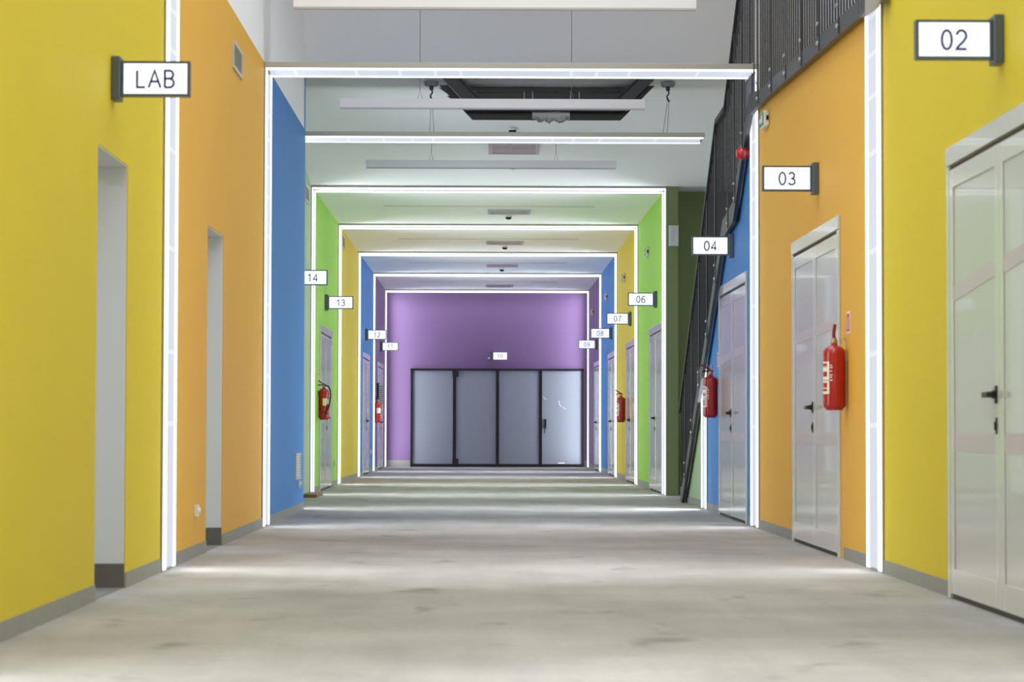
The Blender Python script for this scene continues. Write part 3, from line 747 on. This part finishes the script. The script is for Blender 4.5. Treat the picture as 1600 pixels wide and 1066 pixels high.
def extinguisher(side, x, y, zb, label, style=0, rot=0., off=.088):
    """x is the wall plane"""
    s = 1 if side == 'L' else -1
    cx = x+s*off
    t = thing('fire_extinguisher', (cx, y, zb), label, 'fire extinguisher', 'red fire extinguishers hung on the walls', rz=rot)
    r = .077
    prof = [(0, 0), (.055, 0), (.062, .012), (.074, .022), (r, .035), (r, .385), (.072, .41), (.055, .428), (.03, .438), (.022, .445), (.022, .455), (0, .455)]
    MB().lathe(prof, (0, 0, 0), 'z', 32).build('cylinder', RED, t, smooth=True)
    MB().lathe([(0, .455), (.02, .455), (.024, .465), (.018, .49), (0, .492)], (0, 0, 0), 'z', 16).build('valve', BRASS, t, smooth=True)
    if style == 0:
        MB().tube([(0, 0, .49), (-.004, -.004, .52), (0, 0, .545), (.006, .004, .585)], .012, 10).build('squeeze_handle', RED2, t, smooth=True)
        mb = MB()
        mb.tube([(.055+.02*math.cos(a*PI/6), -.03, .475+.02*math.sin(a*PI/6)) for a in range(13)], .003, 6)
        mb.build('pin_ring', BRASS, t)
    else:
        MB().tube([(.03, 0, .49), (0, 0, .50), (-.05, -.01, .53), (-.10, -.02, .56)], .009, 8).build('squeeze_handle', RED2, t, smooth=True)
        MB().tube([(.01, 0, .485), (-.05, -.01, .492), (-.09, -.02, .485)], .008, 8).build('carry_handle', BLK, t, smooth=True)
    if style == 2:
        h = MB().tube([(.02, -.02, .48), (.06, -.04, .475), (.09, -.05, .42), (.098, -.055, .32), (.08, -.065, .2), (.05, -.075, .11), (.035, -.08, .06)], .011, 10)
        h.build('hose', BLK, t, smooth=True)
        MB().lathe([(0, 0), (.014, 0), (.022, .04), (0, .04)], (.04, -.083, .09), 'z', 12).build('nozzle', RED2, t)
    # label wrapped on the shell: thin shell patches with gaps where the print stays red
    def patch(a0, a1, z0, z1, m, name='sticker', e=.0012):
        mb = MB(); k = 8; rr = r+e
        for i in range(k+1):
            a = a0+(a1-a0)*i/k
            mb.v += [(rr*math.cos(a), rr*math.sin(a), z0), (rr*math.cos(a), rr*math.sin(a), z1)]
        mb.f = [(2*i, 2*i+2, 2*i+3, 2*i+1) for i in range(k)]
        return mb
    # angles: -pi/2 faces the viewer, pi faces -X
    if style == 2:
        patch(-1.75, -1.0, .20, .30, CREAM).build('sticker', CREAM, t, smooth=True)
        patch(-.95, -.5, .22, .29, PAPER).build('sticker', PAPER, t, smooth=True)
    elif style == 3:
        patch(-1.6, -.7, .20, .31, PAPER).build('sticker', PAPER, t, smooth=True)
        patch(-1.9, -1.7, .20, .31, PAPER).build('sticker', PAPER, t, smooth=True)
        for z in (.10, .14, .18, .25): patch(-.6, -.2, z, z+.016, PAPER).build('sticker', PAPER, t, smooth=True)
    else:
        a0, a1 = -PI+.12, -PI+.98
        for z0, z1 in ((.110, .128), (.145, .152), (.186, .200), (.205, .228), (.262, .292), (.297, .300), (.318, .330)):
            patch(a0, a1, z0, z1, PAPER).build('sticker', PAPER, t, smooth=True)
        for z0, z1 in ((.128, .145), (.152, .186), (.228, .262), (.292, .318)):
            patch(a1-.22, a1, z0, z1, PAPER).build('sticker', PAPER, t, smooth=True)
        pm = MB()
        for i, z in enumerate((.20, .22, .235, .262, .285, .30)):
            q = patch(a1+.06, a1+.30-.05*(i % 2), z, z+.007, PAPER)
            n = len(pm.v); pm.v += q.v; pm.f += [tuple(n+k for k in f) for f in q.f]
        pm.build('print', PINKW, t, smooth=True)
    xw = x-cx
    MB().box(min(xw, xw+s*(off-.070)), max(xw, xw+s*(off-.070)), -.02, .02, .34, .41).build('wall_bracket', BRASS, t)
    return t
extinguisher('R', XR, 16.45, 1.02, 'red extinguisher beside door 03 on the orange wall')
extinguisher('R', XR, 25.50, 1.015, 'red extinguisher on blue wall in front of the stair light', 1)
extinguisher('R', XR2, 42.02, 1.02, 'red extinguisher on the far yellow right wall', 1)
extinguisher('L', XL2, 34.12, 1.02, 'dark red extinguisher with looping black hose on green wall', 2)
extinguisher('L', XL2, 51.42, 1.03, 'bright red extinguisher on the purple left wall', 3)

t = thing('louvred_alarm_box', (XL2, 52.72, 1.66), 'grey slatted box with dark edge above the purple wall extinguisher', 'alarm box')
B(0, .05, -.06, .06, -.24, .24).build('dark_housing', BLK, t)
B(.05, .145, -.05, -.02, -.24, .22).build('cover', EBOX, t)
sl = MB()
for i in range(9): sl.box(.058, .137, -.056, -.05, -.2+i*.045, -.19+i*.045)
sl.build('slats', GRILLD, t)

tag(B(-2.345, -2.165, 31.30, 32.50, 0, .045).build('wood_plank', WOOD, bevel=.004), 'short brown wood plank on the floor at the green portal foot', 'plank')
